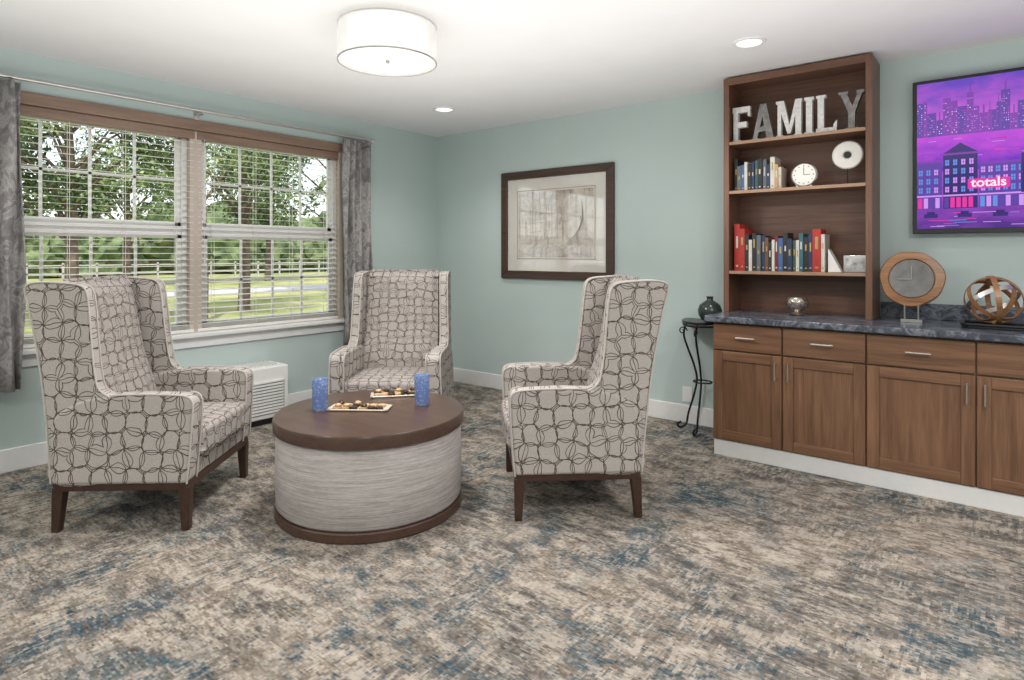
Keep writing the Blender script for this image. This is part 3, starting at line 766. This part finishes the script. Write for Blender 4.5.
# ---------------------------------------------------------------- outdoors
GZ=-.35
g=group('lawn_and_paths',(0,0,0))
boxes('lawn_ground',[(-90,XL-WT-.01,-60,90,GZ-.1,GZ)],grass(),g)
ASPH=plain('asphalt',(.40,.40,.40),.9,var=.15,scale=3)
boxes('driveway_path',[(-30,-26,-60,90,GZ,GZ+.01)],ASPH,g)
boxes('garden_path',[(-11.0,-9.9,-20,40,GZ,GZ+.01)],plain('concrete_path',(.55,.53,.5),.9,scale=4),g)
BARK=plain('tree_bark',(.10,.075,.055),.9,var=.4,scale=8)
LF=[leafmat('leaves_dark',(.028,.055,.02),(.09,.14,.05)),leafmat('leaves_mid',(.06,.105,.038),(.18,.25,.095)),leafmat('leaves_light',(.12,.18,.06),(.32,.40,.17))]
def tree(name,x,y,h,cr,seed,nb=16,leaves=330,ls=.13,zlow=1.6,tk=1.):
    r=random.Random(seed); g=group(name,(x,y,GZ))
    bm=bmesh.new(); tr=(.05+.012*h)*tk
    trunk=[(0,0,0.0),(.05,.03,h*.2),(-.06,.05,h*.45),(.05,-.04,h*.7),(0,0,h*.92)]
    tube_bm(bm,trunk,[tr*1.3,tr,tr*.8,tr*.5,tr*.2],10)
    cent=[]
    for i in range(nb):
        a=r.uniform(0,6.28); rr=cr*math.sqrt(r.uniform(.05,1)); z=r.uniform(zlow+.6,h)
        rr*=1-.45*abs((z-(zlow+h)/2)/((h-zlow)/2+.01))
        c=Vector((rr*math.cos(a),rr*math.sin(a),z)); cent.append(c)
        s=Vector((0,0,max(.8,z-.9-rr*.35))); m=(s+c)/2+Vector((0,0,.15))
        tube_bm(bm,[s,m,c],[tr*.35,tr*.22,tr*.08],6)
    finish(bm,'trunk_and_branches',BARK,g)
    vs=[];fs=[];mi=[]
    for c in cent:
        R=r.uniform(.6,1.0)*cr*.42; k=r.choice([0,0,1,1,2])
        for _ in range(leaves):
            d=Vector((r.gauss(0,1),r.gauss(0,1),r.gauss(0,1))).normalized()*R*r.uniform(.3,1)**.5
            p=c+Vector((d.x,d.y,d.z*.75)); 
            u=Vector((r.gauss(0,1),r.gauss(0,1),r.gauss(0,1))).normalized(); w=u.cross(Vector((r.random(),r.random(),r.random()))).normalized()
            s=ls*r.uniform(.5,1.1); b=len(vs)
            vs+=[p-u*s,p+w*s*.5,p+u*s,p-w*s*.5]; fs.append((b,b+1,b+2,b+3)); mi.append(k if r.random()<.7 else r.randint(0,2))
    me=D.meshes.new('foliage'); me.from_pydata([tuple(v) for v in vs],[],fs)
    for m in LF: me.materials.append(m)
    me.polygons.foreach_set('material_index',mi)
    link(D.objects.new('foliage',me),g)
tree('shade_tree',-16.5,4.6,7.0,2.4,1,26,460,.085,2.4)
tree('shade_tree',-17.5,9.2,7.5,2.7,2,22,420,.085,3.0)
tree('shade_tree',-22.5,16.0,9,2.9,3,20,400,.12,3.0)
tree('shade_tree',-35,12.2,10,3.8,4,20,400,.14,2.8)
tree('shade_tree',-36,20.5,10,4.0,10,22,400,.15,2.6)
tree('shade_tree',-15.6,7.1,6.5,1.4,5,9,260,.08,3.2)
tree('shade_tree',-34.5,5.0,9,3.2,6,20,400,.14,2.4)
tree('shade_tree',-21.0,3.0,8,3.0,7,26,420,.11,2.0)
# distant tree line
bm=bmesh.new(); r=random.Random(3)
for i in range(60):
    y=-18+i*1.7; x=-56+r.uniform(-4,4); R=r.uniform(1.7,3.2)
    geo=bmesh.ops.create_icosphere(bm,subdivisions=4,radius=1)
    for v in geo['verts']:
        n=v.co.normalized(); k=1+.35*noise.noise(n*2.2+Vector((i*3,0,0)))+.18*noise.noise(n*6+Vector((i,2,0)))+.10*noise.noise(n*14+Vector((i,2,0)))
        v.co=Vector((x+n.x*R*k,y+n.y*R*k,GZ+R*.85+n.z*R*1.0*k))
finish(bm,'distant_tree_line',leafmat('treeline_leaves',(.06,.095,.045),(.17,.22,.10)),smooth=False)
bm=bmesh.new()
for i in range(30):
    y=-4+i*1.8; bbox(bm,-45.05,-44.95,y-.05,y+.05,GZ,GZ+1.15)
for z in (.45,.95): bbox(bm,-44.98,-44.95,-4,48.3,GZ+z,GZ+z+.08)
finish(bm,'rail_fence',plain('weathered_fence',(.42,.40,.37),.8),smooth=False)

# ---------------------------------------------------------------- world, sun, camera
w=D.worlds.new('World'); S.world=w; w.use_nodes=True
nt=w.node_tree; bg=nt.nodes['Background']
sky=nt.nodes.new('ShaderNodeTexSky')
try:
    sky.sky_type='NISHITA'; sky.sun_disc=False; sky.sun_elevation=math.radians(50); sky.sun_rotation=math.radians(100); sky.air_density=1.2; sky.dust_density=2.5
except Exception as e: print(e)
mx=nt.nodes.new('ShaderNodeMixRGB'); mx.inputs[0].default_value=.5; mx.inputs[2].default_value=(6.5,6.7,6.9,1)
nt.links.new(sky.outputs[0],mx.inputs[1]); nt.links.new(mx.outputs[0],bg.inputs[0]); bg.inputs[1].default_value=.28
sl=D.lights.new('sun','SUN'); sl.energy=5.0; sl.angle=.01; sl.color=(1,.95,.86)
so=D.objects.new('sun',sl); so.rotation_euler=Vector((-.45,.35,-.85)).to_track_quat('-Z','Y').to_euler(); so.location=(0,0,10); COL.objects.link(so)

cam=D.cameras.new('camera'); cam.sensor_width=36; cam.lens=36*615/1024; cam.shift_y=-86/1024; cam.clip_start=.05; cam.clip_end=300
co=D.objects.new('camera',cam); co.location=(0,0,1.35); co.rotation_euler=(math.radians(90),0,math.radians(38.7)); COL.objects.link(co); S.camera=co
S.view_settings.view_transform='Standard'; S.view_settings.look='None'; S.view_settings.exposure=0
